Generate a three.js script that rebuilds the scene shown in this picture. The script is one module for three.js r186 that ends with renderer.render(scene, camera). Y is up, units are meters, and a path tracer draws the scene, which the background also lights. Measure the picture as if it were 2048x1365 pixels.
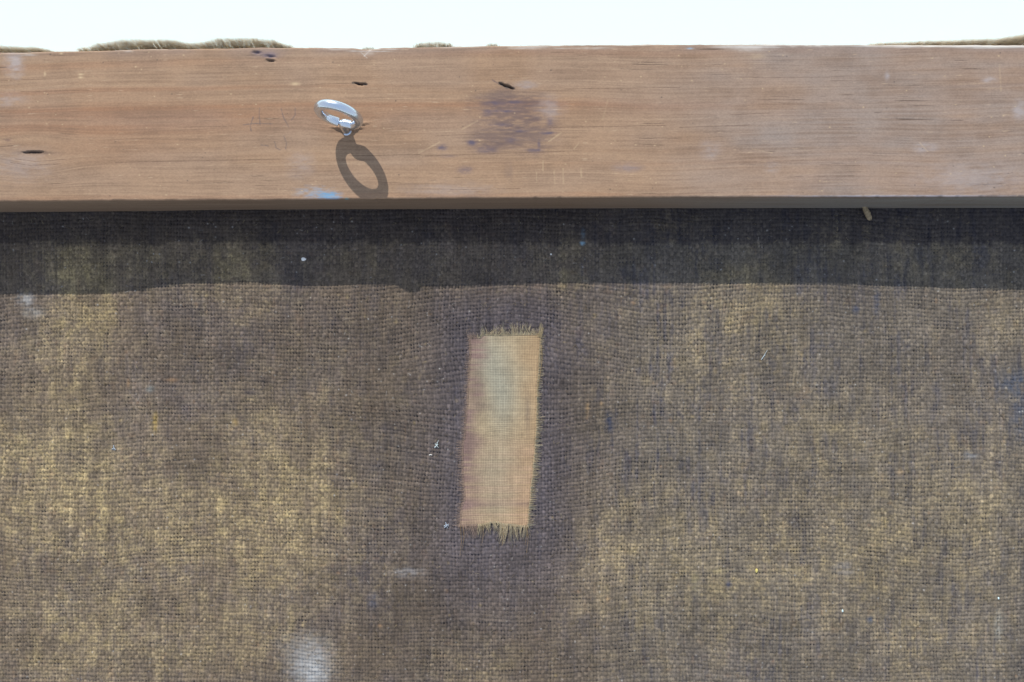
import * as THREE from 'three';
import { mergeGeometries } from 'three/addons/utils/BufferGeometryUtils.js';

// ---------------------------------------------------------------- camera, sky, sun, exposure
// Working frame: millimetres, x right, y along the picture's upright, z off the canvas. The painting lies face down,
// so that frame's z is the world's up.
const W = (x, y, z) => new THREE.Vector3(x * 0.001, z * 0.001, -y * 0.001);
const H = 310, F = 1479, D = 22;                 // lens height over the cloth, focal length in photo pixels, bar thickness
const KC = H / F, KB = (H - D) / F;              // millimetres per photo pixel on the cloth and on the bar's face
const cx = (px) => (px - 1024) * KC, cy = (py) => (682.5 - py) * KC;
const bx = (px) => (px - 1024) * KB, by = (py) => (682.5 - py) * KB;

const scene = new THREE.Scene();
const camera = new THREE.PerspectiveCamera(2 * Math.atan(682.5 / F) * 180 / Math.PI, 1024 / 682, 0.01, 100);
camera.position.copy(W(0, 0, H));
camera.up.set(0, 0, -1);
camera.lookAt(W(0, 0, 0));

const SUN = W(-0.5, 1.48, 1).normalize();
const sun = new THREE.DirectionalLight(new THREE.Color().setRGB(1.0, 0.93, 0.84), 3.1);
sun.position.copy(SUN.clone().multiplyScalar(3));
sun.castShadow = true;
sun.shadow.mapSize.set(4096, 4096);
Object.assign(sun.shadow.camera, { left: -0.4, right: 0.4, top: 0.4, bottom: -0.4, near: 0.5, far: 6 });
scene.add(sun, sun.target);

{ // an even, thinly veiled daylight sky
  const w = 128, h = 64, d = new Float32Array(w * h * 4);
  for (let j = 0; j < h; j++) for (let i = 0; i < w; i++) {
    const el = ((j + 0.5) / h - 0.5) * Math.PI, k = 4 * (j * w + i);
    const t = Math.max(0, Math.sin(el));
    const c = el < 0 ? [0.3, 0.29, 0.27] : [0.42 - 0.12 * t, 0.44 - 0.07 * t, 0.48 + 0.01 * t];
    d.set([c[0], c[1], c[2], 1], k);
  }
  const t = new THREE.DataTexture(d, w, h, THREE.RGBAFormat, THREE.FloatType);
  t.mapping = THREE.EquirectangularReflectionMapping;
  t.magFilter = t.minFilter = THREE.LinearFilter;
  t.needsUpdate = true;
  scene.background = t;
  scene.environment = t;
}

const renderer = new THREE.WebGLRenderer({ antialias: true });
renderer.setSize(1024, 682);
renderer.toneMapping = THREE.LinearToneMapping;
renderer.toneMappingExposure = 1.45;
renderer.shadowMap.enabled = true;

// ---------------------------------------------------------------- helpers
let seed = 20240611;
const rnd = () => { seed = (seed + 0x6D2B79F5) | 0; let t = Math.imul(seed ^ (seed >>> 15), 1 | seed); t = (t + Math.imul(t ^ (t >>> 7), 61 | t)) ^ t; return ((t ^ (t >>> 14)) >>> 0) / 4294967296; };
const rr = (a, b) => a + (b - a) * rnd();
const TB = new Float32Array(65536); for (let i = 0; i < 65536; i++) TB[i] = rnd() * 2 - 1;
const hv = (i, j) => TB[((i & 255) << 8) | (j & 255)];
const hash = (i, k) => 0.5 + 0.5 * hv(i * 7 + k * 31, k * 57 + (i >> 3) * 13);
function n2(x, y) {                              // smooth noise, -1..1
  const i = Math.floor(x), j = Math.floor(y); let a = x - i, b = y - j;
  a = a * a * (3 - 2 * a); b = b * b * (3 - 2 * b);
  const p = hv(i, j), q = hv(i + 1, j), r = hv(i, j + 1), s = hv(i + 1, j + 1);
  return p + (q - p) * a + (r - p) * b + (p - q - r + s) * a * b;
}
const fb = (x, y) => (n2(x, y) + 0.5 * n2(x * 2.1 + 17, y * 2.1 + 5) + 0.25 * n2(x * 4.3 + 3, y * 4.3 + 41)) / 1.5;
const clamp = (v, a = 0, b = 1) => v < a ? a : v > b ? b : v;
const ss = (a, b, v) => { const t = clamp((v - a) / (b - a)); return t * t * (3 - 2 * t); };
const lerp = (a, b, t) => a + (b - a) * t;
function table(pts) {                            // smooth interpolation through [x, y] pairs
  return (x) => {
    if (x <= pts[0][0]) return pts[0][1];
    for (let i = 1; i < pts.length; i++) if (x <= pts[i][0]) { const [a, p] = pts[i - 1], [b, q] = pts[i]; return lerp(p, q, ss(0, 1, (x - a) / (b - a))); }
    return pts[pts.length - 1][1];
  };
}
const lin = (v) => { v /= 255; return v <= 0.04045 ? v / 12.92 : Math.pow((v + 0.055) / 1.055, 2.4); };
const srgb = (v) => clamp(v <= 0.0031308 ? v * 12.92 : 1.055 * Math.pow(v, 1 / 2.4) - 0.055);
const EXPO = 1.3;
const A = (r, g, b) => [lin(r) / EXPO, lin(g) / EXPO, lin(b) / EXPO];   // base colour from how the material looks in full daylight
const gauss = (x, y, X, Y, rx, ry) => { const a = (x - X) / rx, b = (y - Y) / ry, q = a * a + b * b; return q > 7 ? 0 : Math.exp(-q); };

class Sheet {                                    // a colour map in linear floats, painted in photo-pixel coordinates of its own plane
  constructor(w, h, toCell) { this.w = w; this.h = h; this.c = new Float32Array(w * h * 3); this.to = toCell; }
  over(k, c, a) { const b = this.c; for (let n = 0; n < 3; n++) b[k + n] += (c[n] - b[k + n]) * a; }
  area(x0, y0, x1, y1, fn) {                     // fn(px, py) -> [colour, alpha]
    const p = this.to(x0, y1), q = this.to(x1, y0), { inv } = this;
    for (let j = Math.max(0, Math.floor(p[1])); j <= Math.min(this.h - 1, Math.ceil(q[1])); j++)
      for (let i = Math.max(0, Math.floor(p[0])); i <= Math.min(this.w - 1, Math.ceil(q[0])); i++) {
        const [x, y] = inv(i + 0.5, j + 0.5), r = fn(x, y);
        if (r && r[1] > 0) this.over(3 * (j * this.w + i), r[0], Math.min(1, r[1]));
      }
  }
  blob(x, y, rx, ry, c, a, rough = 0, sx = 14, sy = 6) {
    this.area(x - rx * 2, y - ry * 2, x + rx * 2, y + ry * 2, (u, v) => {
      let g = gauss(u, v, x, y, rx, ry);
      if (rough) g = clamp(g * (1 + rough * 1.5 * fb(u / sx + x, v / sy + y)) - rough * 0.12);
      return [c, g * a];
    });
  }
  stroke(pts, wd, c, a) {
    const X = pts.map((p) => p[0]), Y = pts.map((p) => p[1]), m = wd * 2 + 3;
    this.area(Math.min(...X) - m, Math.min(...Y) - m, Math.max(...X) + m, Math.max(...Y) + m, (u, v) => {
      let d = 1e9;
      for (let i = 1; i < pts.length; i++) {
        const [ax, ay] = pts[i - 1], ex = pts[i][0] - ax, ey = pts[i][1] - ay, t = clamp(((u - ax) * ex + (v - ay) * ey) / (ex * ex + ey * ey));
        d = Math.min(d, Math.hypot(u - ax - t * ex, v - ay - t * ey));
      }
      return [c, a * (1 - ss(wd * 0.4, wd * 1.1, d)) * (0.75 + 0.35 * n2(u / 4, v / 4))];
    });
  }
  texture() {
    const { w, h, c } = this, d = new Uint8Array(w * h * 4);
    for (let k = 0, m = 0; k < w * h; k++) { for (let n = 0; n < 3; n++) d[m++] = Math.round(255 * srgb(c[3 * k + n])); d[m++] = 255; }
    const t = new THREE.DataTexture(d, w, h, THREE.RGBAFormat);
    t.colorSpace = THREE.SRGBColorSpace; t.magFilter = THREE.LinearFilter; t.minFilter = THREE.LinearMipmapLinearFilter; t.generateMipmaps = true; t.needsUpdate = true;
    return t;
  }
}
function gridMesh(nu, nv, pos, uv, flip) {       // a sheet of (nu x nv) points
  const P = new Float32Array(nu * nv * 3), U = new Float32Array(nu * nv * 2), I = new Uint32Array((nu - 1) * (nv - 1) * 6);
  let k = 0, m = 0, q = 0;
  for (let j = 0; j < nv; j++) for (let i = 0; i < nu; i++) { const p = pos(i, j); P[k++] = p[0] * 0.001; P[k++] = p[2] * 0.001; P[k++] = -p[1] * 0.001; const t = uv(i, j, p); U[m++] = t[0]; U[m++] = t[1]; }
  for (let j = 0; j < nv - 1; j++) for (let i = 0; i < nu - 1; i++) {
    const a = j * nu + i, b = a + 1, c = a + nu, d = c + 1;
    if (flip) { I[q++] = a; I[q++] = c; I[q++] = b; I[q++] = b; I[q++] = c; I[q++] = d; } else { I[q++] = a; I[q++] = b; I[q++] = c; I[q++] = b; I[q++] = d; I[q++] = c; }
  }
  const g = new THREE.BufferGeometry();
  g.setAttribute('position', new THREE.BufferAttribute(P, 3)); g.setAttribute('uv', new THREE.BufferAttribute(U, 2)); g.setIndex(new THREE.BufferAttribute(I, 1));
  g.computeVertexNormals();
  return g;
}
class Threads {                                  // many fine tapered threads in one geometry, each with its own colour
  constructor() { this.p = []; this.c = []; this.i = []; this.n = []; }
  add(pts, r, col, tip = 0.35) {                 // pts: [x, y, z] in mm
    const base = this.p.length / 3, S = 3, n = pts.length;
    for (let k = 0; k < n; k++) {
      const a = pts[Math.max(0, k - 1)], b = pts[Math.min(n - 1, k + 1)];
      const t = new THREE.Vector3(b[0] - a[0], b[1] - a[1], b[2] - a[2]).normalize();
      const s = new THREE.Vector3(t.y, -t.x, 0.02).cross(t).normalize(), q = new THREE.Vector3().crossVectors(t, s);
      const rad = r * lerp(1, tip, k / (n - 1));
      for (let e = 0; e < S; e++) {
        const w = e * 2 * Math.PI / S, cs = Math.cos(w), sn = Math.sin(w);
        const v = [s.x * cs + q.x * sn, s.y * cs + q.y * sn, s.z * cs + q.z * sn];
        this.p.push((pts[k][0] + v[0] * rad) * 0.001, (pts[k][2] + v[2] * rad) * 0.001, -(pts[k][1] + v[1] * rad) * 0.001);
        this.n.push(v[0], v[2], -v[1]); this.c.push(...col);
      }
      if (k) for (let e = 0; e < S; e++) { const a0 = base + (k - 1) * S + e, a1 = base + (k - 1) * S + (e + 1) % S, b0 = a0 + S, b1 = a1 + S; this.i.push(a0, a1, b0, a1, b1, b0); }
    }
  }
  geometry() {
    const g = new THREE.BufferGeometry();
    g.setAttribute('position', new THREE.Float32BufferAttribute(this.p, 3)); g.setAttribute('normal', new THREE.Float32BufferAttribute(this.n, 3)); g.setAttribute('color', new THREE.Float32BufferAttribute(this.c, 3));
    g.setIndex(this.i); return g;
  }
}
function mesh(name, geometry, material, parent, data = {}) {
  const m = new THREE.Mesh(geometry, material); m.name = name; m.castShadow = m.receiveShadow = true;
  Object.assign(m.userData, data); parent.add(m); return m;
}
const std = (o) => new THREE.MeshStandardMaterial({ roughness: 0.9, metalness: 0, ...o });

// ---------------------------------------------------------------- the surface underneath
{
  const g = new THREE.PlaneGeometry(6, 6); g.rotateX(-Math.PI / 2);
  const gr = mesh('ground', g, std({ color: new THREE.Color().setRGB(0.722, 0.87, 0.875), roughness: 0.95 }), scene, { kind: 'structure', label: 'plain white sunlit surface beyond the upper edge of the wooden bar', category: 'ground' });
  gr.position.y = -0.003;
}

// ---------------------------------------------------------------- the painting seen from the back
const painting = new THREE.Group(); painting.name = 'stretched_canvas';
painting.position.set(0, 0, 0); scene.add(painting);
painting.userData = { label: 'back of an old stretched canvas, brown coarse cloth under a wooden stretcher bar', category: 'painting back' };

// --- how the cloth lies: slack and slightly wavy
const edgeAt = table([[0, 587], [100, 587], [200, 586], [270, 581], [330, 573], [390, 567.5], [500, 567], [547, 570], [615, 574], [720, 572], [900, 577], [1000, 575], [1100, 572], [1300, 573], [1450, 574], [1602, 574], [1691, 576], [1793, 580], [1895, 583], [2048, 586]]);
function lie(x, y) {
  const px = x / KC + 1024, near = ss(-40, 20, y), under = ss(48, 60, y);
  const h = (574 - edgeAt(px)) * KC / 1.48;
  const free = 0.9 * n2(x / 70 + 3.3, y / 60 + 8.1) + 0.35 * n2(x / 26, y / 30 + 2);
  return lerp(lerp(free, h, near), -0.9, under);
}
// --- the weave: warp up and down the picture, weft across it
const PX = 1.36, PY = 1.68;
const weaveOut = { h: 0, top: 0, gap: 0, id: 0, across: 0, fu: 0, fv: 0, i: 0, j: 0 };
function weave(x, y) {
  const du = 1.5 * n2(x / 46 + 1.7, y / 38) + 0.45 * n2(x / 15, y / 21 + 9) + 0.22 * n2(x / 5, y / 6 + 9);
  const dv = -6 * gauss(x, y, cx(980), cy(760), 45, 60) * Math.tanh((y - cy(780)) / 26) + 2.6 * n2(x / 62 + 20, y / 44 + 3) + 0.6 * n2(x / 19 + 7, y / 13) + 0.30 * n2(x / 7 + 7, y / 5);
  const u = (x + du) / PX + 500, v = (y + dv) / PY + 500;
  const i = Math.floor(u), j = Math.floor(v), fu = u - i - 0.5, fv = v - j - 0.5, p = ((i + j) & 1) ? 1 : -1;
  const k = hash(i * 3 + 1, j) - 0.5;
  const cw = 0.03 * (hash(i, 11) - 0.5), cf = 0.1 * (hash(j, 23) - 0.5);
  const hw = 0.38 + 0.13 * hash(i, 3) + 0.13 * n2(i * 5.3, v * 0.22);
  const hf = 0.39 + 0.12 * hash(j, 5) + 0.14 * n2(u * 0.2, j * 3.7);
  const a = (fu - cw) / hw, b = (fv - cf) / hf;
  const capW = a * a < 1 ? Math.sqrt(1 - a * a) : -1, capF = b * b < 1 ? Math.sqrt(1 - b * b) : -1;
  const tw = capW < 0 ? -9 : 0.74 * capW * (0.85 + 0.3 * hash(i, 7)) + (0.46 + 0.2 * k) * p * Math.cos(Math.PI * fv);
  const tf = capF < 0 ? -9 : 0.66 * capF * (0.85 + 0.3 * hash(j, 9)) - (0.46 - 0.2 * k) * p * Math.cos(Math.PI * fu);
  const o = weaveOut; o.i = i; o.j = j; o.u = u; o.v = v;
  o.isW = tw > tf; o.top = Math.max(tw, tf); o.gap = 0;
  const floor = -0.25 + 0.5 * n2(x / 1.4, y / 1.4) + 0.55 * ss(-0.1, 0.6, n2(x / 16 + 40, y / 20));
  if (o.top < floor) { o.gap = 1; o.top = floor; }
  o.h = o.top;
  return o;
}
const WH = 0.54;
const weaveHeight = (x, y) => WH * weave(x, y).h + 0.07 * n2(x / 0.7, y / 0.5) + 0.06 * n2(x / 0.45 + 9, y / 0.9);

// --- the cloth's colours (stains, dust, print-through, painted shade), in photo pixels
const CX0 = -256, CX1 = 256, CY0 = -196, CY1 = 80;
const CW = 2048, CH = 1104;
const clothSheet = new Sheet(CW, CH, (px, py) => [(cx(px) - CX0) / (CX1 - CX0) * CW, (cy(py) - CY0) / (CY1 - CY0) * CH]);
clothSheet.inv = (i, j) => [(CX0 + i / CW * (CX1 - CX0)) / KC + 1024, 682.5 - (CY0 + j / CH * (CY1 - CY0)) / KC];
const C = {
  brown: A(122, 108, 91), plum: A(96, 90, 95), grey: A(121, 114, 102), gold: A(188, 169, 124), dark: A(56, 62, 84), gap: A(32, 40, 66), rust: A(150, 108, 74), pale: A(180, 180, 176),
};
const deepSpots = [[800, 880, 130, 330, 0.16], [880, 1250, 230, 120, 0.2], [560, 720, 280, 70, 0.1], [1130, 850, 60, 240, 0.14], [990, 640, 120, 60, 0.12], [1380, 1260, 200, 90, 0.1], [1230, 820, 70, 60, 0.12], [1820, 1200, 120, 160, 0.06]];
const goldSpots = [[1340, 450, 80, 30, 0.3], [1660, 470, 110, 34, 0.3], [1130, 520, 30, 60, 0.3], [300, 510, 80, 40, 0.45], [480, 525, 50, 40, 0.4], [150, 540, 40, 40, 0.4], [1480, 540, 60, 30, 0.3], [1880, 520, 80, 40, 0.3], [700, 530, 60, 30, 0.25], [1970, 1000, 90, 120, 0.3], [60, 950, 190, 120, 0.9], [560, 1000, 140, 180, 0.75], [300, 1060, 240, 110, 0.55], [140, 1270, 190, 110, 0.55], [440, 1290, 150, 90, 0.5], [130, 690, 90, 150, 0.45], [190, 620, 60, 80, 0.5], [480, 590, 120, 60, 0.25], [1270, 1130, 190, 150, 0.4], [1500, 1130, 200, 120, 0.3], [1800, 1080, 200, 150, 0.4], [1420, 700, 120, 90, 0.35], [1500, 610, 110, 50, 0.45], [1850, 1290, 180, 100, 0.3], [960, 1330, 120, 60, 0.35], [1650, 870, 200, 100, 0.25], [2020, 640, 60, 60, 0.4], [130, 520, 60, 40, 0.5], [470, 520, 60, 40, 0.35], [1130, 620, 25, 60, 0.4]];
{
  const c = [0, 0, 0], mix = (t, k) => { for (let n = 0; n < 3; n++) c[n] += (t[n] - c[n]) * k; };
  for (let j = 0; j < CH; j++) for (let i = 0; i < CW; i++) {
    const [px, py] = clothSheet.inv(i + 0.5, j + 0.5), x = cx(px), y = cy(py);
    const o = weave(x, y);
    let g = 0; for (const s of goldSpots) g += s[4] * gauss(px, py, s[0], s[1], s[2], s[3]);
    const rx = Math.max(0, Math.abs(px - 1000) - 75), ry = py < 870 ? Math.max(0, 655 - py) : Math.max(0, py - 1060) * 0.45;
    const halo = Math.exp(-Math.pow(Math.hypot(rx, ry) / 75, 2)) * ss(560, 600, py);
    const right = ss(1050, 1350, px);
    const blotch = fb(px / 120 + 5, py / 100), streak = n2(px / 17, py / 95 + 7), speck = n2(px / 15 + 60, py / 19), fine = n2(px / 3.1, py / 3.7), hair = n2(px / 1.7 + 5, py / 1.7);
    c[0] = C.brown[0]; c[1] = C.brown[1]; c[2] = C.brown[2];
    mix(C.grey, right * 0.8);
    mix(C.plum, clamp(0.35 + 0.6 * blotch + 0.25 * streak - g * 0.5) * (0.55 - 0.25 * right) + 0.15);
    const gold = clamp(g * 0.62 + 0.28 * (blotch * 0.4 + streak * 0.6 + speck * 0.7) * (0.5 + g) + 0.02);
    mix(C.gold, gold * (1 - halo) * (0.4 + 0.75 * ss(-0.6, 0.8, fine * 0.35 + hair * 0.35 + 0.4 * n2(px / 10, py / 7 + 90) + 0.7 * fb(px / 34, py / 26 + 90))) * 0.95);
    mix(C.plum, halo * 0.85);
    const dk = ss(-0.02, 0.8, n2(px / 7 + 9, py / 52 + 3) * 0.55 + n2(px / 34, py / 46 + 5) * 0.4 + n2(px / 5, py / 9 + 5) * 0.3) * (0.35 + 0.4 * right + 0.35 * gauss(px, py, 1270, 780, 170, 190)) * (1 - g * 0.5);
    mix(C.dark, dk * (0.55 + 0.75 * (1 - ss(-0.3, 0.7, o.top))));
    let shadeOf = 0.96 + 0.17 * fb(px / 60 + 33, py / 55) + 0.07 * n2(px / 9, py / 60 + 50) + 0.10 * Math.min(1, g) * (1 - halo); for (const q of deepSpots) shadeOf -= q[4] * gauss(px, py, q[0], q[1], q[2], q[3]);
    mix(C.rust, 0.2 * ss(0.55, 0.9, n2(px / 9 + 31, py / 13)) * (1 - halo) * (0.4 + blotch * 0.3));
    // yarn by yarn, and the fibres within a yarn
    const yarn = o.isW ? 0.98 + 0.18 * hash(o.i, 41) + 0.10 * n2(o.i * 3.1, o.v * 0.3) + 0.2 * n2(o.i * 5.7 + 9, o.v * 0.07) : 0.84 + 0.18 * hash(o.j, 43) + 0.16 * n2(o.u * 0.3, o.j * 2.3);
    const fibre = 1 + 0.16 * (o.isW ? n2(px / 1.6, py / 6) : n2(px / 6, py / 1.6)) + 0.24 * hair + 0.18 * fine + 0.10 * n2(px / 8, py / 7 + 20);
    if (o.gap) mix(C.gap, 0.75 * (1 - 0.5 * ss(-0.1, 0.6, n2(x / 16 + 40, y / 20))));
    // darker band by the bar, and a wider soft shade painted into the cloth
    const bandAndShade = 1 - 0.42 * (1 - ss(482, 492, py + 5 * n2(px / 22, py / 60) + 4 * n2(px / 5, 3))) - 0.12 * (1 - ss(530, 690, py + 30 * n2(px / 90, 5)));
    const s = shadeOf * yarn * fibre * bandAndShade * (0.9 + 0.2 * hash(o.i * 5 + 2, o.j)), k = 3 * (j * CW + i);
    clothSheet.c[k] = c[0] * s; clothSheet.c[k + 1] = c[1] * s; clothSheet.c[k + 2] = c[2] * (s + (1 - bandAndShade) * (0.10 + 0.06 * right));
  }
}
{ // marks on the cloth
  const S = clothSheet, white = A(214, 220, 224), blue = A(62, 84, 112);
  S.blob(622, 1332, 42, 44, white, 0.4, 0.5, 9, 5); S.blob(606, 1290, 50, 30, white, 0.12, 0.7, 9, 5); S.blob(626, 1348, 26, 30, white, 0.36, 0.6, 7, 5);
  S.blob(45, 598, 16, 12, white, 0.35, 0.6, 6, 6); S.blob(60, 625, 20, 12, white, 0.2, 0.7);
  S.blob(815, 1145, 30, 10, A(170, 170, 172), 0.4, 0.8, 9, 5); S.blob(745, 1200, 10, 18, A(90, 98, 120), 0.5, 0.6);
  S.blob(2030, 770, 34, 30, blue, 0.5, 0.8, 8, 10); S.blob(2045, 840, 28, 46, blue, 0.35, 0.8, 8, 10); S.blob(1755, 605, 7, 24, A(60, 78, 110), 0.5, 0.6); S.blob(1713, 620, 8, 8, A(60, 78, 110), 0.5, 0.6);
  S.blob(1218, 845, 9, 20, A(44, 58, 84), 0.75, 0.6, 5, 6); S.blob(1175, 818, 4, 16, A(172, 144, 106), 0.5, 0.5); S.blob(1203, 808, 3, 5, A(172, 144, 106), 0.5);
  S.blob(310, 843, 5, 20, A(175, 150, 84), 0.7, 0.6); S.blob(255, 766, 3, 8, A(176, 142, 104), 0.5); S.blob(300, 778, 8, 7, A(140, 150, 150), 0.45, 0.5); S.blob(342, 760, 12, 5, A(160, 124, 88), 0.5, 0.5); S.blob(470, 845, 6, 7, A(190, 160, 100), 0.6, 0.5);
  S.blob(1166, 470, 5, 12, A(104, 134, 156), 0.35, 0.7, 4, 4); S.blob(1165, 487, 5, 4, A(150, 190, 215), 0.8, 0.5, 3, 3);
  S.blob(1995, 1250, 8, 30, A(190, 190, 180), 0.4, 0.8, 5, 5); S.blob(1690, 1138, 22, 14, A(140, 140, 146), 0.35, 0.8); S.blob(1800, 945, 7, 7, A(190, 165, 130), 0.5, 0.5); S.blob(1940, 912, 14, 8, A(150, 156, 165), 0.4, 0.7);
  S.blob(1440, 1142, 14, 6, A(178, 164, 124), 0.7, 0.6, 6, 5); S.blob(1390, 1165, 8, 26, A(170, 158, 116), 0.4, 0.8); S.blob(1215, 1198, 4, 5, A(196, 168, 130), 0.7); S.blob(760, 1252, 4, 4, A(176, 142, 104), 0.5); S.blob(606, 1250, 3, 4, A(200, 180, 140), 0.7);
  S.blob(1740, 1240, 6, 7, blue, 0.6, 0.5); S.blob(1458, 1170, 6, 6, A(52, 66, 98), 0.7, 0.4); S.blob(500, 785, 18, 6, A(52, 52, 66), 0.5, 0.6);
  for (let k = 0; k < 900; k++) { const px = rr(-80, 2128), py = rr(430, 1400), r = rr(0.7, 1.5); S.blob(px, py, r, r, A(205, 204, 200), rr(0.25, 0.8)); }
  for (let k = 0; k < 300; k++) { const px = rr(-80, 2128), py = rr(590, 1400); S.blob(px, py, rr(2, 4.5), rr(2, 5), rnd() < 0.6 ? A(180, 160, 116) : A(170, 136, 104), rr(0.12, 0.4), 0.6, 4, 4); }
  for (let k = 0; k < 1500; k++) { const px = rr(-80, 2128), py = rr(430, 1400), a = rr(0, 6.3), l = rr(3, 9); S.stroke([[px, py], [px + l * Math.cos(a), py + l * Math.sin(a)]], rr(0.6, 1), rnd() < 0.75 ? A(176, 160, 122) : A(190, 186, 180), rr(0.2, 0.55)); }
}
{ // the cloth itself, yarn by yarn in relief
  const xs = [], ys = [];
  for (let x = CX0; x <= CX1 + 0.01;) { xs.push(x); x += Math.abs(x) < 218 ? 0.30 : 0.8; }
  for (let y = CY0; y <= CY1 + 0.01;) { ys.push(y); y += y > -147 && y < 58 ? 0.36 : 1.4; }
  const g = gridMesh(xs.length, ys.length, (i, j) => [xs[i], ys[j], lie(xs[i], ys[j]) + (ys[j] < 58 ? weaveHeight(xs[i], ys[j]) : 0) - 0.45], (i, j) => [(xs[i] - CX0) / (CX1 - CX0), (ys[j] - CY0) / (CY1 - CY0)]);
  mesh('canvas', g, std({ map: clothSheet.texture(), roughness: 1 }), painting, { label: 'coarse brown cloth, stained and dusty, with a loose open weave' });
}
{ // loose fibres standing up from the cloth
  const t = new Threads();
  for (let k = 0; k < 16000; k++) {
    const x = rr(-220, 220), y = rr(-146, 54), a = rr(0, 6.283), l = rr(0.6, 2.6), b = a + rr(-0.9, 0.9);
    const z = lie(x, y) + WH * weave(x, y).h - 0.45;
    const px = x / KC + 1024, py = 682.5 - y / KC; let g = 0; for (const s of goldSpots) g += s[4] * gauss(px, py, s[0], s[1], s[2], s[3]);
    if (rnd() > 0.35 + g) continue;
    const m = rr(0.6, 1.15), col = (rnd() < 0.2 ? A(170, 160, 140) : A(146, 130, 98)).map((v) => v * m);
    t.add([[x, y, z], [x + l * 0.5 * Math.cos(a), y + l * 0.5 * Math.sin(a), z + rr(0.1, 0.4)], [x + l * 0.5 * (Math.cos(a) + Math.cos(b)), y + l * 0.5 * (Math.sin(a) + Math.sin(b)), z + rr(-0.2, 0.3)]], rr(0.03, 0.07), col, 0.5);
  }
  mesh('fibre_fuzz', t.geometry(), std({ vertexColors: true, roughness: 1 }), painting, { kind: 'stuff' });
}

// --- the stretcher bar
const topPx = table([[0, 105], [120, 101.5], [350, 97], [580, 94.5], [700, 96], [735, 98.5], [770, 95], [1024, 90.5], [1400, 88], [1700, 89], [2048, 89.5]]);
const lowPx = table([[-200, 404], [0, 403], [500, 400.5], [700, 398.5], [1024, 396.5], [1400, 394.8], [2048, 394]]);
const backPx = table([[0, 424], [700, 418.5], [1400, 416.3], [2048, 416]]);
const barTop = (x) => by(topPx(x / KB + 1024)) + 0.12 * n2(x / 9, 2) + 0.08 * n2(x / 2.3, 7);
const barLow = (x) => by(lowPx(x / KB + 1024)) + 0.08 * n2(x / 7, 12) + 0.07 * n2(x / 1.9, 17) + 0.22 * ss(0.55, 0.9, n2(x / 3.1, 33));
const barBack = (x) => cy(backPx(x / KC + 1024));
const FACE = by(85) - by(408), SIDE = 23, PERIM = FACE + 2 * SIDE;   // texture rows: outer side, face, inner side
const BX0 = -258, BX1 = 258, BW = 2048, BH = 1024;
// rows: s = 0 at the back of the inner side, SIDE at the lower arris, SIDE+FACE at the upper arris
const sOfPy = (py) => SIDE + (by(py) - by(408));
const barSheet = new Sheet(BW, BH, (px, py) => [(bx(px) - BX0) / (BX1 - BX0) * BW, sOfPy(py) / PERIM * BH]);
barSheet.inv = (i, j) => [(BX0 + i / BW * (BX1 - BX0)) / KB + 1024, 682.5 - ((j / BH * PERIM - SIDE) + by(408)) / KB];
function grain(px, py) {                         // where a growth ring runs: rings bend round the knots
  let d = 9 * n2(px / 700, py / 260 + 4) + 3.2 * n2(px / 190, py / 90) + 0.012 * (px - 1024);
  d += -16 * gauss(px, py, 70, 335, 75, 34) + 10 * gauss(px, py, 70, 280, 80, 30);
  d += 6 * gauss(px, py, 1010, 190, 60, 20) - 5 * gauss(px, py, 695, 250, 50, 14);
  return py + d;
}
function crack(px, py) { const q = grain(px, py); return ss(0.78, 1.0, n2(px / 130 + 3, q / 1.25) + 0.3 * n2(px / 27, q / 1.3 + 40)) * ss(-0.2, 0.5, n2(px / 260, q / 40 + 7)); }
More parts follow.
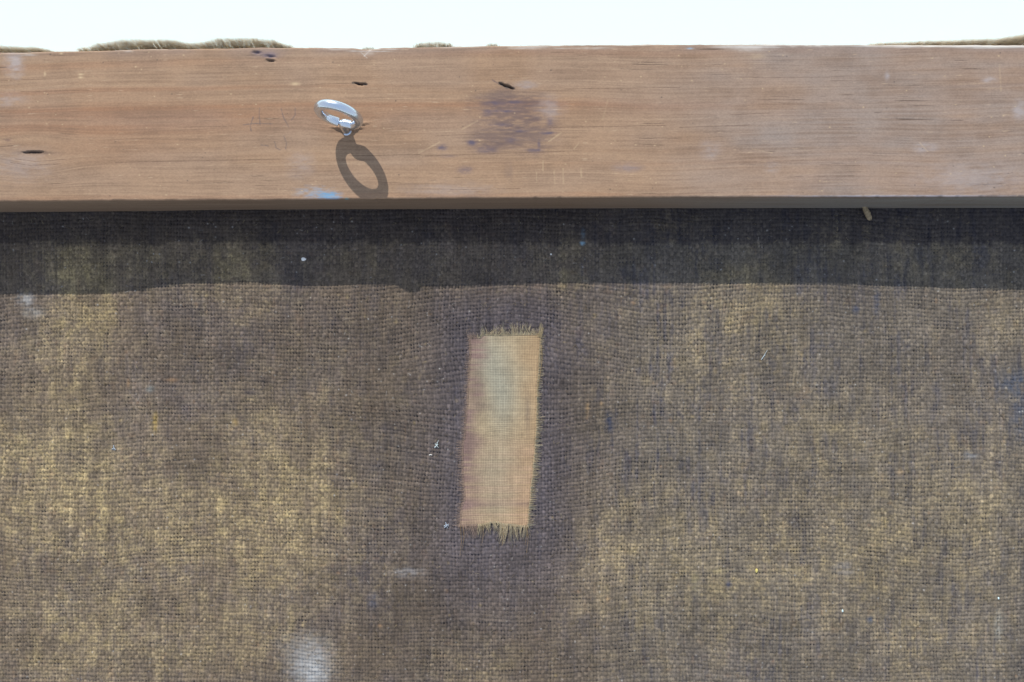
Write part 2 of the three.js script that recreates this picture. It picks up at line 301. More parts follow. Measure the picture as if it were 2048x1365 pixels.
{
  const oak = A(168, 136, 107), tan = A(184, 153, 123), red = A(162, 114, 80), ash = A(157, 145, 137), dim = A(120, 94, 74), pink = A(170, 147, 130);
  const c = [0, 0, 0], mix = (t, k) => { for (let n = 0; n < 3; n++) c[n] += (t[n] - c[n]) * k; };
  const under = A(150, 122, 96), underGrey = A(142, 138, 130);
  for (let j = 0; j < BH; j++) for (let i = 0; i < BW; i++) {
    const [px, py] = barSheet.inv(i + 0.5, j + 0.5), q = grain(px, py), face = py < lowPx(px) && py > topPx(px) - 3;
    const k = 3 * (j * BW + i);
    const s1 = n2(px / 330, q / 6.5), s2 = n2(px / 140 + 9, q / 2.6 + 3), s3 = n2(px / 55, q / 1.5 + 8), blot = fb(px / 170 + 2, py / 70), fine = n2(px / 2.6, py / 1.9);
    const ring = Math.sin(q * (0.72 + 0.1 * n2(px / 900, 3)) + 2 * n2(px / 400, q / 60));
    const right = ss(1150, 1700, px + 90 * blot);
    c[0] = oak[0]; c[1] = oak[1]; c[2] = oak[2];
    if (face) {
      mix(tan, clamp(0.4 + 0.45 * s1 + 0.3 * blot) * 0.8);
      mix(red, 0.5 * gauss(px, q, 420, 232, 520, 26) + 0.42 * gauss(px, q, 1150, 208, 420, 13) + 0.25 * gauss(px, q, 150, 205, 300, 30));
      mix(red, 0.22 * gauss(px, py, 250, 290, 130, 50));
      mix(red, 0.4 * ss(0.1, 0.7, n2(px / 1100 + 2, q / 13)) * (1 - 0.5 * right)); mix(tan, 0.4 * ss(0.1, 0.7, n2(px / 900 + 5, q / 9 + 30)));
      mix(pink, right * (0.8 + 0.25 * s1));
      mix(ash, right * clamp(0.3 + 0.7 * fb(px / 130 + 70, py / 55)) * 0.85 + 0.16 * clamp(0.3 + n2(px / 100, py / 40)));
      mix(tan, 0.35 * ss(300, 390, py) * (1 - right));
      mix(dim, clamp(0.12 + 0.13 * ring * (1 + 2.2 * gauss(px, py, 80, 325, 120, 30)) * ss(150, 260, py) * (0.5 + 0.8 * blot) + 0.15 * s2 + 0.13 * s3 + 0.12 * n2(px / 80, q / 0.9 + 13) + 0.16 * n2(px / 60 + 4, py / 38) + 0.1 * n2(px / 18, py / 12 + 4)));
      mix(A(150, 134, 128), 0.45 * ss(topPx(px) + 26, topPx(px), py) * (0.6 + 0.5 * n2(px / 60, 4)));
      mix(A(76, 56, 44), 0.6 * crack(px, py));
      mix(A(216, 190, 158), 0.4 * ss(0.8, 0.97, n2(px / 30 + 50, q / 1.3 + 3)));
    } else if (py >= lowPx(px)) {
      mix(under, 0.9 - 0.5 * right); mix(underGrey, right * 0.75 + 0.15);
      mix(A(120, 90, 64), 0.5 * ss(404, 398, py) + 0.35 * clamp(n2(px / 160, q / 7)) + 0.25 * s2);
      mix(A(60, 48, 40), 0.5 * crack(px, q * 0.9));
    } else mix(ash, 0.6);
    const f = 1 + 0.10 * fine + 0.05 * n2(px / 1.5, py / 1.1 + 7);
    barSheet.c[k] = c[0] * f; barSheet.c[k + 1] = c[1] * f; barSheet.c[k + 2] = c[2] * f;
  }
  const S = barSheet, ink = A(100, 82, 84), inkBlue = A(86, 80, 104), black = A(62, 57, 58), cream = A(222, 196, 156), white = A(222, 216, 208);
  // the purple ink stain
  for (const [x, y, rx, ry, a] of [[1030, 232, 74, 50, 0.55], [1000, 275, 58, 26, 0.5], [1015, 205, 74, 18, 0.45], [985, 290, 44, 16, 0.45], [1070, 270, 40, 40, 0.4], [1000, 190, 40, 14, 0.3]]) S.blob(x, y, rx, ry, ink, a * 1.15, 0.9, 17, 4);
  for (const [x, y, rx, ry, a] of [[1032, 205, 13, 4, 0.8], [992, 206, 22, 4, 0.6], [975, 226, 10, 6, 0.6], [1005, 222, 26, 3, 0.75], [943, 286, 9, 5.5, 0.85], [1024, 280, 12, 6, 0.6], [1100, 244, 6, 10, 0.6], [1094, 266, 14, 3, 0.8], [1068, 302, 16, 5, 0.6], [1078, 292, 3, 12, 0.65], [884, 295, 11, 6, 0.75], [893, 312, 16, 4, 0.3], [930, 340, 14, 7, 0.5], [972, 300, 24, 8, 0.4], [1000, 250, 20, 4, 0.5], [1040, 262, 14, 3, 0.5]]) S.blob(x, y, rx, ry, inkBlue, a, 0.5, 10, 4);
  S.blob(1018, 345, 8, 22, A(140, 116, 100), 0.5, 0.8, 8, 9); S.blob(1255, 335, 26, 9, A(140, 136, 150), 0.35, 0.6);
  // blue paint rubbed on the lower edge
  S.blob(628, 385, 36, 12, A(158, 168, 182), 0.6, 0.9, 9, 3); S.blob(652, 390, 26, 7, A(112, 166, 206), 0.9, 0.9, 9, 2.5); S.blob(666, 394, 14, 4.5, A(116, 176, 220), 0.9, 0.6, 7, 2.5); S.blob(693, 399, 4, 3, A(110, 160, 165), 0.9);
  S.blob(1380, 97, 6, 1.6, A(150, 190, 220), 0.7);
  // worn and painted top arris
  for (let k = 0; k < 60; k++) { const x = k < 30 ? rr(1440, 2060) : rr(0, 2060), y = topPx(x) + rr(0, 7); S.blob(x, y, rr(8, 46), rr(0.8, 2.4), white, rr(0.2, 0.65), 0.5, 9, 3); }
  S.blob(1860, 92, 150, 2.2, A(240, 238, 230), 0.9, 0.3, 20, 3); S.blob(2010, 93, 60, 2.4, A(240, 238, 230), 0.9, 0.3, 20, 3); S.blob(1500, 97, 40, 6, white, 0.45, 0.6); S.blob(1510, 112, 20, 6, cream, 0.3, 0.6);
  S.blob(735, 104, 16, 6, A(206, 190, 176), 0.6, 0.6, 6, 4); S.stroke([[728, 112], [744, 97]], 1.4, white, 0.7); S.stroke([[722, 105], [734, 116]], 1, white, 0.5);
  S.blob(1800, 392, 220, 2, A(206, 200, 206), 0.65, 0.6, 12, 3);
  // rubbed, whitish and grey places
  for (const [x, y, rx, ry, a] of [[28, 128, 18, 26, 0.55], [15, 200, 34, 14, 0.3], [40, 330, 60, 30, 0.22], [600, 330, 26, 24, 0.22], [1775, 152, 5, 9, 0.5], [1980, 160, 14, 6, 0.5], [2040, 220, 14, 18, 0.5], [1850, 296, 24, 10, 0.4], [1545, 335, 14, 10, 0.35], [1100, 215, 26, 22, 0.3], [1050, 170, 20, 8, 0.4], [900, 380, 90, 14, 0.2], [1950, 360, 110, 30, 0.3], [1420, 300, 22, 16, 0.3]]) S.blob(x, y, rx, ry, A(188, 184, 188), a, 0.6, 16, 6);
  for (const [x, y, w, h] of [[161, 149, 5, 2], [161, 155, 5, 2], [89, 148, 2, 4], [122, 107, 3, 2], [590, 168, 8, 3]]) S.blob(x, y, w, h, cream, 0.75);
  for (const [p, w, a] of [[[[1086, 322], [1086, 342]], 1.6, 0.7], [[[1073, 345], [1073, 365]], 1.8, 0.4], [[[1126, 338], [1127, 368]], 2.2, 0.55], [[[1108, 340], [1110, 368]], 2, 0.35], [[[1162, 338], [1163, 354]], 2.6, 0.55], [[[1098, 283], [1122, 266]], 2.2, 0.6], [[[1148, 298], [1158, 286]], 2, 0.55], [[[925, 258], [955, 242]], 2.4, 0.55], [[[838, 306], [880, 284]], 2.2, 0.45], [[[1205, 240], [1216, 200]], 2.4, 0.25], [[[1840, 286], [1856, 303]], 1.5, 0.6], [[[1505, 298], [1545, 306]], 1.3, 0.4], [[[2000, 130], [2003, 182]], 2.5, 0.35]]) S.stroke(p, w * 0.9, cream, a * 0.6);
  // faint pencil scribble
  const lead = A(104, 92, 92);
  for (const p of [[[486, 250], [510, 247], [545, 248]], [[519, 216], [518, 232], [520, 250]], [[562, 218], [567, 236], [577, 254]], [[590, 216], [590, 230], [583, 240]], [[567, 272], [573, 286], [571, 298]], [[549, 284], [552, 296], [560, 300]], [[522, 290], [536, 292]], [[506, 234], [500, 252], [502, 262]]]) S.stroke(p, 1.6, lead, 0.62);
  for (const p of [[[40, 183], [180, 181]], [[230, 325], [560, 318]], [[600, 170], [706, 166]], [[870, 272], [960, 268]], [[700, 312], [840, 309]], [[850, 312], [1130, 303]], [[1130, 178], [1360, 175]], [[1360, 255], [1500, 250]], [[1480, 156], [1660, 154]], [[0, 161], [90, 158]], [[1100, 255], [1330, 251]], [[1460, 230], [1540, 226]], [[20, 325], [60, 331], [120, 328]], [[30, 318], [70, 323], [130, 319]], [[1640, 330], [1720, 331]], [[900, 380], [1040, 377]]]) S.stroke(p, 0.85, A(92, 66, 50), 0.6);
  // dark slots left by old nails
  S.blob(66, 305, 24, 3.2, black, 1, 0.35, 6, 3); S.blob(70, 306, 44, 3, A(92, 70, 60), 0.6, 0.4);
  S.stroke([[706, 166], [722, 168], [733, 169]], 3.0, black, 1); S.stroke([[999, 167], [1012, 173], [1027, 177]], 4.2, black, 1); S.stroke([[985, 160], [998, 168]], 2, ink, 0.7);
  S.blob(513, 105, 10, 3.6, inkBlue, 0.95, 0.4, 6, 3); S.blob(538, 112, 14, 3.4, inkBlue, 0.8, 0.6, 6, 3); S.blob(540, 122, 9, 3, black, 0.85, 0.4, 6, 3); S.blob(534, 108, 26, 8, A(130, 118, 132), 0.5, 0.6); S.blob(15, 280, 7, 3, A(110, 84, 80), 0.6);
  for (let k = 0; k < 160; k++) { const x = rr(0, 2048), y = rr(100, 392); S.blob(x, y, rr(0.8, 1.8), rr(0.7, 1.4), rnd() < 0.7 ? cream : black, rr(0.4, 0.9)); }
}
const pits = [[66, 305, 22, 1.8, 1.1, 0], [720, 167.5, 14, 1.7, 1.4, 0.1], [1013, 172, 15, 2.2, 1.6, 0.36], [513, 105, 9, 3, 0.6, 0.1], [540, 113, 10, 2.5, 0.5, 0], [540, 121, 9, 2.2, 0.9, 0]];
function faceRelief(px, py) {                    // mm above the bar's face
  let h = -0.05 * crack(px, py) + 0.018 * n2(px / 140 + 9, grain(px, py) / 2.6 + 3) + 0.10 * n2(px / 220, py / 90);
  for (const [x, y, a, b, d, t] of pits) { const u = (px - x) * Math.cos(t) + (py - y) * Math.sin(t), v = (py - y) * Math.cos(t) - (px - x) * Math.sin(t), q = (u / a) ** 2 + ((v + 1.1 * n2(u / 5 + x, 3)) / b) ** 2 + 0.35 * n2(u / 3.5, v / 2 + x); if (q < 1.6) h -= d * (1 - ss(0.25, 1.5, q)); }
  // wood lifted round the screw: lens-shaped lips, steep on the lower side
  for (const [x, y, half, hh, wd] of [[694, 255, 40, 2.3, 10], [716, 245, 34, 1.0, 5]]) {
    const a = Math.abs(px - x) / half; if (a < 1) { const k = Math.pow(1 - a, 1.3), dy = (py - (y + 6 * k)) / (1 + wd * k); if (dy < 1.2 && dy > -2.2) h += hh * k * (dy < 0 ? ss(-2.2, 0, dy) : 1 - ss(0, 0.22, dy)); }
  }
  return h;
}
{
  const xs = []; for (let x = BX0; x <= BX1 + 0.01;) { xs.push(x); x += Math.abs(x) < 204 ? 0.42 : 1.2; }
  const prof = [];                               // [where, fraction]
  for (let k = 0; k <= 12; k++) prof.push(['low', k / 12]);
  for (let k = 1; k <= 4; k++) prof.push(['lowArris', k / 5]);
  for (let k = 0; k <= 150; k++) prof.push(['face', k / 150]);
  for (let k = 1; k <= 4; k++) prof.push(['topArris', k / 5]);
  for (let k = 0; k <= 8; k++) prof.push(['top', k / 8]);
  prof.push(['shut', 0]);
  const R = 0.7;
  const pos = (i, j) => {
    const x = xs[i], yl = barLow(x), yt = barTop(x), yb = barBack(x), [w, f] = prof[j], z0 = -0.3, q = f * Math.PI / 2;
    const px = x / KB + 1024;
    if (w === 'low') { const z = lerp(z0, D - R, f); return [x, lerp(yb, yl, (z - z0) / (D - z0)) + 0.06 * n2(x / 30, z / 1.6), z]; }
    if (w === 'lowArris') return [x, yl + R * (1 - Math.cos(q)), D - R + R * Math.sin(q)];
    if (w === 'face') { const y = lerp(yl + R, yt - R, f), py = 682.5 - y / KB, e = ss(0, 0.02, f) * ss(1, 0.98, f); return [x, y, D + e * faceRelief(px, py)]; }
    if (w === 'topArris') return [x, yt - R * (1 - Math.sin(q)), D - R + R * Math.cos(q)];
    if (w === 'top') return [x, yt, lerp(D - R, z0, f)];
    return [x, yb, z0];
  };
  const uv = (i, j, p) => {
    const [w, f] = prof[j];
    let s = w === 'low' ? f * (SIDE - 0.5) : w === 'top' ? SIDE + FACE + f * SIDE : w === 'shut' ? PERIM : SIDE + (p[1] - by(408));
    if (w === 'low') s += (p[1] - by(408)) * f; 
    return [(p[0] - BX0) / (BX1 - BX0), clamp(s / PERIM, 0.001, 0.999)];
  };
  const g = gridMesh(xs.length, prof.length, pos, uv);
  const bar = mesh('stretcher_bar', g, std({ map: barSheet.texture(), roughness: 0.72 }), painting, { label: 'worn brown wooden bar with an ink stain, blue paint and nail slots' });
}

// --- the cloth's edge turned up over the outer side of the bar, frayed
const rim = table([[-200, 92], [0, 95], [60, 96], [90, 99], [112, 103], [140, 101], [165, 97], [200, 88], [240, 81.5], [300, 81.5], [340, 81.5], [380, 88], [400, 87], [440, 78.5], [500, 78.5], [540, 82], [575, 91], [600, 98], [815, 95], [845, 88], [870, 86], [895, 88], [920, 95], [955, 92], [985, 88], [1010, 90], [1060, 93], [1160, 92], [1200, 88.5], [1260, 91], [1640, 92], [1700, 88], [1780, 86.5], [1880, 83], [1950, 81], [2000, 79], [2020, 75], [2060, 69], [2200, 70]]);
{
  const xs = []; for (let x = BX0; x <= BX1 + 0.01; x += 0.8) xs.push(x);
  const zs = []; for (let k = 0; k <= 22; k++) zs.push(-1.3 + k * (D - 2.6 + 1.3) / 22);
  const out = (x) => Math.max(0.25, by(rim(x / KB + 1024)) - by(topPx(x / KB + 1024)));
  const ym = (x, z) => barTop(x) + 0.3 + out(x) * Math.pow(clamp((z + 1.3) / (D + 1.3)), 1.4) + 0.05 * n2(x / 0.9, z / 0.9);
  const topZ = (x) => D - 8.5;
  const g = gridMesh(xs.length, zs.length, (i, j) => { const t = (zs[j] + 1.3) / (zs[zs.length - 1] + 1.3), z = -1.3 + t * (topZ(xs[i]) + 1.3); return [xs[i], ym(xs[i], z), z]; }, (i, j) => [xs[i] / 20, zs[j] / 20]);
  const edge = mesh('turned_edge', g, new THREE.MeshPhysicalMaterial({ color: new THREE.Color().setRGB(0.6, 0.56, 0.46), roughness: 1, transmission: 0.5, thickness: 0, side: THREE.DoubleSide }), painting, { label: 'wavy edge of the cloth turned up behind the bar' });
  const t = new Threads();
  for (let k = 0; k < 24000; k++) {
    const x = rr(-225, 225), o = out(x); if (o < 0.36 && rnd() < 0.9) continue;
    const z0 = topZ(x) - rr(0, 3), z1 = D - 2.0 * (1 - ss(0, 0.7, o)) + rr(-1.8, 0.7);
    const a = rr(-0.9, 0.9), side = rr(-0.35, 0.25), m = rr(0.55, 1.2);
    const col = [0.88, 0.81, 0.66].map((v) => v * Math.min(1.1, m + 0.15));
    t.add([[x, ym(x, z0) - 0.15 + side * 0.4, z0], [x + a * 0.4, ym(x, (z0 + z1) / 2) + side * 0.7, (z0 + z1) / 2], [x + a, ym(x, z1) + side + rr(-0.2, 0.3), z1]], rr(0.03, 0.065), col, 0.4);
  }
  mesh('frayed_thread', t.geometry(), new THREE.MeshPhysicalMaterial({ vertexColors: true, roughness: 1, transmission: 0.55, thickness: 0 }), edge, { kind: 'stuff' });
}

// --- the screw eye
{
  const eye = new THREE.Group(); eye.name = 'screw_eye'; painting.add(eye);
  eye.position.copy(W(bx(693), by(261), D));
  eye.userData.label = 'shiny zinc screw eye standing out of the wooden bar';
  const V = (x, y, z) => W(x, y, z);
  const ax = new THREE.Vector3(-0.02, 0.165, 0.98).normalize(), dd = new THREE.Vector3(0.965, -0.2, 0);
  dd.addScaledVector(ax, -dd.dot(ax)).normalize();
  const nn = new THREE.Vector3().crossVectors(ax, dd);
  const RING = 7.5, HC = 12.6, r = 1.78;
  const P = (u, v, n = 0) => { const p = new THREE.Vector3().addScaledVector(dd, u).addScaledVector(ax, v).addScaledVector(nn, n); return V(p.x, p.y, p.z); };
  const pts = [P(0, 1.0), P(0, 4.4), P(0.45, 6.1)];
  for (let k = 0; k <= 34; k++) { const th = (-58 + k * (254 + 58) / 34) * Math.PI / 180; pts.push(P(RING * Math.cos(th), HC + RING * Math.sin(th), 0.5 * (k / 34))); }
  const curve = new THREE.CatmullRomCurve3(pts, false, 'centripetal');
  const zinc = std({ color: new THREE.Color().setRGB(0.73, 0.81, 0.91), metalness: 1, roughness: 0.24 });
  const tube = new THREE.TubeGeometry(curve, 160, r * 0.001, 20);
  const end = curve.getPoint(1), dir = curve.getTangent(1);
  const cap = new THREE.SphereGeometry(r * 0.001, 20, 8, 0, 6.284, 0, Math.PI / 2); cap.scale(1, 0.25, 1);
  cap.applyQuaternion(new THREE.Quaternion().setFromUnitVectors(new THREE.Vector3(0, 1, 0), dir)); cap.translate(end.x, end.y, end.z);
  mesh('ring', mergeGeometries([tube, cap]), zinc, eye);
  const sh = new THREE.CatmullRomCurve3([P(0, -4), P(0, -1), P(0, 1.2)]);
  mesh('shank', new THREE.TubeGeometry(sh, 12, (r - 0.12) * 0.001, 20), zinc, eye);
  const helix = []; for (let k = 0; k <= 60; k++) { const t = k / 60 * 5 * Math.PI, rad = (r - 0.05); helix.push(P(rad * Math.cos(t), -2.4 + k / 60 * 2.9, rad * Math.sin(t))); }
  mesh('screw_thread', new THREE.TubeGeometry(new THREE.CatmullRomCurve3(helix), 200, 0.00028, 8), zinc, eye);
}

// --- the patch
{
  const L = table([[655, 940], [668, 938], [700, 940], [740, 937], [800, 934], [860, 929], [900, 924], [960, 925], [995, 928], [1020, 922], [1055, 919], [1090, 918]]);
  const Rr = table([[650, 1084], [668, 1083], [720, 1080], [790, 1076], [850, 1075], [890, 1072], [940, 1068], [985, 1063], [1040, 1058], [1060, 1055]]);
  const T = table([[930, 676], [960, 674], [968, 669], [1085, 667]]), B = table([[915, 1054], [960, 1052], [990, 1046], [1010, 1051], [1055, 1055]]);
  const zl = (px, py) => lie(cx(px), cy(py)) + 0.52 + 0.18 * weaveHeight(cx(px), cy(py));
  const NX = 512, NY = 1024, S = new Sheet(NX, NY, (px, py) => [(px - 905) / 190 * NX, (1095 - py) / 450 * NY]); S.inv = (i, j) => [905 + i / NX * 190, 1095 - j / NY * 450];
  const tan = A(192, 172, 138), ora = A(190, 160, 122), gry = A(176, 172, 152), plum = A(150, 124, 118), dk = A(122, 108, 98), pinkish = A(198, 162, 136), c = [0, 0, 0], mix = (t, k) => { for (let n = 0; n < 3; n++) c[n] += (t[n] - c[n]) * clamp(k); };
  const P = 3.36;
  for (let j = 0; j < NY; j++) for (let i = 0; i < NX; i++) {
    const [px, py] = S.inv(i + 0.5, j + 0.5), l = L(py), r = Rr(py), f = (px - l) / (r - l), m = n2(px / 30 + 3, py / 34), rowN = n2(px / 90, py / 5), colN = n2(px / 5, py / 120);
    for (let n = 0; n < 3; n++) c[n] = tan[n];
    mix(ora, 0.75 * ss(0.5, 1, f + 0.12 * m)); mix(A(206, 196, 170), 0.55 * gauss(px, py, 985, 715, 34, 40)); mix(ora, 0.4 * ss(860, 1000, py) * (0.6 + 0.5 * m)); mix(pinkish, 0.6 * ss(850, 920, py) * (0.6 + 0.4 * rowN));
    mix(gry, 0.7 * gauss(px, py, 975, 720, 30, 60) + 0.9 * gauss(px, py, 1005, 790, 32, 75) + 0.4 * gauss(px, py, 985, 940, 45, 50) + 0.25 * gauss(px, py, 990, 1010, 40, 30));
    mix(dk, 0.55 * gauss(px, py, 955, 770, 12, 34) + 0.5 * gauss(px, py, 965, 812, 20, 10) + 0.45 * gauss(px, py, 1055, 825, 6, 40));
    mix(plum, 0.95 * ss(0.34, 0.02, f + 0.08 * m) * (0.5 + 0.5 * ss(-0.3, 0.5, rowN + 0.5 * gauss(px, py, 940, 900, 60, 60))));
    mix(plum, 0.9 * gauss(px, py, 945, 680, 18, 18) + 0.5 * gauss(px, py, 945, 1010, 60, 5) + 0.4 * gauss(px, py, 1050, 1008, 30, 5) + 0.3 * gauss(px, py, 940, 905, 24, 14));
    const u = px / P + 0.4 * n2(px / 40, py / 30), v = py / P + 0.5 * n2(px / 40 + 8, py / 30);
    const gu = Math.abs(u - Math.floor(u) - 0.5) * 2, gv = Math.abs(v - Math.floor(v) - 0.5) * 2, hole = ss(0.55, 0.95, gu) * ss(0.5, 0.95, gv);
    let s = (0.98 + 0.08 * hash(Math.floor(u), 61)) * (0.95 + 0.1 * hash(Math.floor(v), 67)) * (1 + 0.07 * n2(px / 9, py / 11 + 30)) * (1 + 0.05 * rowN + 0.03 * colN + 0.09 * n2(px / 1.6, py / 1.6) + 0.07 * n2(px / 4, py / 4 + 9));
    s *= (1 - 0.26 * ss(0.5, 1, gu)) * (1 - 0.28 * ss(0.5, 1, gv)) * (1 + 0.10 * fb(px / 26, py / 30 + 70));
    mix(A(88, 78, 72), 0.6 * hole);
    const k = 3 * (j * NX + i); for (let n = 0; n < 3; n++) S.c[k + n] = c[n] * s;
  }
  const nu = 110, nv = 330, pos = (i, j) => {
    const f = i / (nu - 1), g = j / (nv - 1), pyA = lerp(1056, 670, g), jl = 1.6 * n2(3, j * 0.9) + 1.2 * hash(j, 71), jr = 1.6 * n2(8, j * 0.9) + 1.0 * hash(j, 73);
    const l = L(pyA) + jl - 1, r = Rr(pyA) + jr - 1, px = lerp(l, r, f);
    const py = lerp(B(px), T(px), g), z = zl(px, py) + 0.05 * Math.cos(px / P * 2 * Math.PI) * Math.cos(py / P * 2 * Math.PI) - (f < 0.02 || f > 0.98 ? 0.15 : 0);
    return [cx(px), cy(py), z];
  };
  const g = gridMesh(nu, nv, pos, (i, j, p) => [(p[0] / KC + 1024 - 905) / 190, (1095 - (682.5 - p[1] / KC)) / 450]);
  const patch = mesh('patch', g, std({ map: S.texture(), roughness: 0.95, side: THREE.DoubleSide }), painting, { label: 'narrow upright strip of fine tan linen with frayed ends glued to the cloth' });
  const t = new Threads(), Z = (px, py, e) => [cx(px), cy(py), zl(px, py) + e];
  const shade = (px, py) => { const m = rr(0.75, 1.15), q = (px - 920) / 160; return (q < 0.22 ? A(186, 164, 150) : rnd() < 0.3 ? A(188, 186, 164) : A(222, 206, 172)).map((v) => v * m); };
  for (let px = 938; px < 1084; px += rr(0.35, 0.9)) {            // upper fringe
    const y0 = T(px) + 3, cl = n2(px / 7 + 4, 2), short = (0.55 + 0.6 * ss(-0.4, 0.4, n2(px / 9, 8))) * px < 968 ? 0.5 : px > 1000 ? 1 : 0.8, len = rr(12, 28) * short, a = rr(-4, 4) + 9 * cl;
    t.add([Z(px, y0, 0.1), Z(px + a * 0.3 + rr(-2.5, 2.5), y0 - len * 0.5, rr(0.1, 0.7)), Z(px + a, y0 - len, rr(0.1, 0.6))], rr(0.04, 0.1), shade(px, y0), 0.4);
  }
  for (let k = 0; k < 9; k++) t.add([Z(1074 + k * 1.1, 674, 0.2), Z(1078 + k, 664, rr(0.2, 0.7)), Z(1081 + k * 0.7 + rr(-1, 1), rr(648, 658), rr(0.2, 0.6))], 0.09, A(206, 188, 150), 0.6);
  for (let px = 919; px < 1056; px += rr(0.35, 0.9)) {            // lower fringe
    const y0 = B(px) - 4, cl = n2(px / 6 + 40, 2), gap = (0.5 + 0.75 * ss(-0.4, 0.4, n2(px / 8, 18))) * px > 955 && px < 998 ? 0.55 : 1, len = (rr(10, 30) + (px > 1000 && px < 1030 ? 12 : 0)) * gap, a = rr(-4, 4) + 8 * cl + (px > 965 && px < 1000 ? rr(-10, 10) : 0);
    t.add([Z(px, y0, 0.1), Z(px + a * 0.4 + rr(-2.5, 2.5), y0 + len * 0.5, rr(0.1, 0.6)), Z(px + a, y0 + len, rr(0.0, 0.4))], rr(0.04, 0.1), shade(px, y0), 0.4);
  }
  for (const [px, len] of [[921, 60], [926, 44], [1051, 38], [1054, 54], [965, 34], [1005, 40]]) t.add([Z(px, 1050, 0.2), Z(px + 2, 1052 + len * 0.5, 0.4), Z(px - 1, 1052 + len, 0.2)], 0.1, A(178, 150, 108), 0.5);
  for (let py = 672; py < 1054; py += rr(0.7, 1.6)) {            // weft ends at both sides
    for (const s of [-1, 1]) { const x0 = s < 0 ? L(py) : Rr(py), len = rr(2, 12) * (py > 880 && s < 0 || py > 830 && s > 0 ? 1.3 : 0.8), a = rr(-2.5, 2.5); t.add([Z(x0 - s * 3, py, 0.1), Z(x0 + s * len * 0.5, py + a * 0.3, rr(0, 0.35)), Z(x0 + s * len, py + a, rr(-0.1, 0.3))], rr(0.04, 0.09), shade(px0(s), py), 0.4); }
  }
  function px0(s) { return s < 0 ? 922 : 1070; }
  t.add([Z(1083, 690, 0.2), Z(1084, 720, 0.5), Z(1080, 750, 0.4), Z(1075, 778, 0.2)], 0.1, A(190, 164, 116), 0.8);
  mesh('fringe', t.geometry(), std({ vertexColors: true, roughness: 1 }), patch, { kind: 'stuff', label: 'frayed loose threads round the patch' });
}

// ---------------------------------------------------------------- loose bits lying on the cloth
const clothZ = (px, py) => lie(cx(px), cy(py)) + WH * Math.max(0.35, weave(cx(px), cy(py)).h) - 0.45;
function crumb(name, px, py, r, col, label, category, sq = [1, 1, 0.7]) {
  const g = new THREE.IcosahedronGeometry(1, 3), p = g.attributes.position;
  for (let i = 0; i < p.count; i++) { const v = new THREE.Vector3().fromBufferAttribute(p, i), k = 1 + 0.22 * n2(v.x * 1.7 + px, v.y * 1.7 + v.z * 2.3) ; p.setXYZ(i, v.x * k * r * sq[0] * 0.001, v.z * k * r * sq[2] * 0.001, -v.y * k * r * sq[1] * 0.001); }
  g.computeVertexNormals();
  const m = mesh(name, g, std({ color: new THREE.Color().setRGB(...col), roughness: 0.8 }), scene, { label, category, group: 'specks and lint on the cloth' });
  m.position.copy(W(cx(px), cy(py), clothZ(px, py) + r * sq[2] * 0.6)); return m;
}
function lint(name, px, py, strokes, r, col, label) {
  const t = new Threads(), z = clothZ(px, py) + 0.25;
  for (const s of strokes) t.add(s.map(([a, b], i) => [a * KC, -b * KC, i * 0.12]), r, col, 0.5);
  const m = mesh(name, t.geometry(), std({ vertexColors: true, roughness: 0.9 }), scene, { label, category: 'lint', group: 'specks and lint on the cloth' });
  m.position.copy(W(cx(px), cy(py), z)); return m;
}
crumb('crumb', 607, 518.5, 0.85, [0.85, 0.86, 0.86], 'round white crumb lying in the shaded band below the screw eye', 'crumb', [1.15, 0.85, 0.7]);
crumb('crumb_001', 1513, 1142, 0.8, [0.55, 0.48, 0.16], 'yellow crumb on the cloth right of and below the patch', 'crumb', [0.7, 1.1, 0.6]);
crumb('crumb_002', 1102, 509, 0.38, [0.8, 0.8, 0.78], 'tiny white crumb in the shaded band just above and right of the patch', 'crumb');
crumb('crumb_003', 1685, 1222, 0.55, [0.55, 0.72, 0.76], 'pale blue crumb near the lower right corner of the cloth', 'crumb', [0.6, 1.1, 0.6]);
crumb('crumb_004', 1995, 1196, 0.5, [0.55, 0.72, 0.76], 'pale blue crumb close to the right edge of the photo', 'crumb', [0.7, 1, 0.6]);
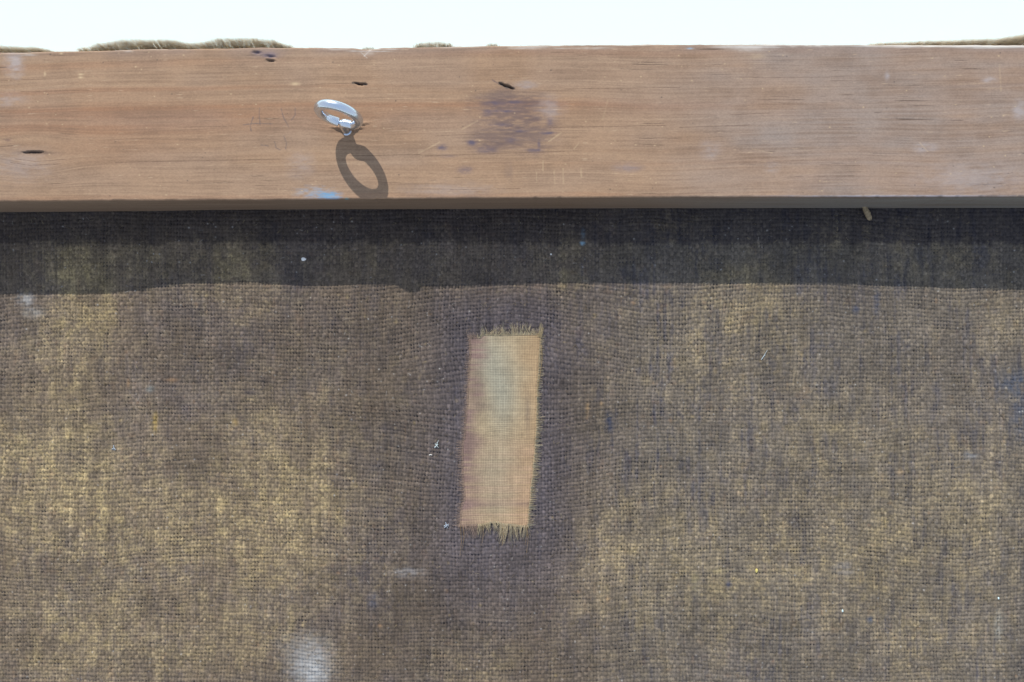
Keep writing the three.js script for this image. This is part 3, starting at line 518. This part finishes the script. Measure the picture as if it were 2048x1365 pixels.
lint('lint', 873, 891, [[[-4, 5], [0, 0], [4, -10]], [[-3, -3], [1, 1], [4, 5]], [[-2, 4], [1, -2], [1, -6]], [[3, -2], [-1, 2], [-4, 3]]], 0.2, [0.62, 0.74, 0.76], 'pale tuft of lint beside the left edge of the patch');
lint('lint_001', 893, 1051, [[[-5, 2], [0, -2], [5, 2]], [[-2, -6], [0, 0], [2, 6]], [[-4, 5], [0, 1], [5, -3]]], 0.24, [0.42, 0.5, 0.6], 'blue grey tuft of lint beside the lower left corner of the patch');
lint('lint_002', 1527, 714, [[[-4, 6], [1, -2], [8, -14]], [[-2, 4], [0, 0], [4, -4]]], 0.17, [0.5, 0.6, 0.66], 'thin slanting strand of pale lint on the right half of the cloth');
lint('lint_003', 228, 897, [[[-4, 2], [0, -1], [4, 3]], [[-1, -6], [0, 0], [1, 4]]], 0.3, [0.42, 0.5, 0.58], 'small blue grey fluff on the left part of the cloth');
lint('lint_004', 861, 911, [[[-3, 0], [0, -1], [3, 0]]], 0.3, [0.85, 0.86, 0.84], 'tiny white strand of lint below the pale tuft beside the patch');
{ // a dry sliver sticking out from under the bar
  const c = new THREE.CatmullRomCurve3([W(-3.4, 6, 2.6), W(-1.6, 2.6, 2.4), W(0, 0, 2.1), W(1.1, -2.2, 1.6), W(1.3, -3.0, 1.4)]);
  const g = new THREE.TubeGeometry(c, 24, 0.0011, 9), p = g.attributes.position;
  for (let i = 0; i < p.count; i++) { const q = i / p.count, o = c.getPoint(clamp(Math.floor(i / 10) / 24)); const v = new THREE.Vector3().fromBufferAttribute(p, i).sub(o).multiplyScalar((0.75 + 0.35 * q - 0.75 * ss(0.86, 1, q)) * (1 + 0.25 * n2(i * 1.3, 4))); p.setXYZ(i, o.x + v.x, o.y + v.y, o.z + v.z); }
  g.computeVertexNormals();
  const m = mesh('wood_sliver', g, std({ color: new THREE.Color().setRGB(...A(176, 158, 128)), roughness: 0.95 }), scene, { label: 'short tan sliver sticking out from under the lower edge of the bar', category: 'sliver' });
  m.position.copy(W(cx(1732), cy(427), lie(cx(1732), cy(427))));
}

renderer.render(scene, camera);
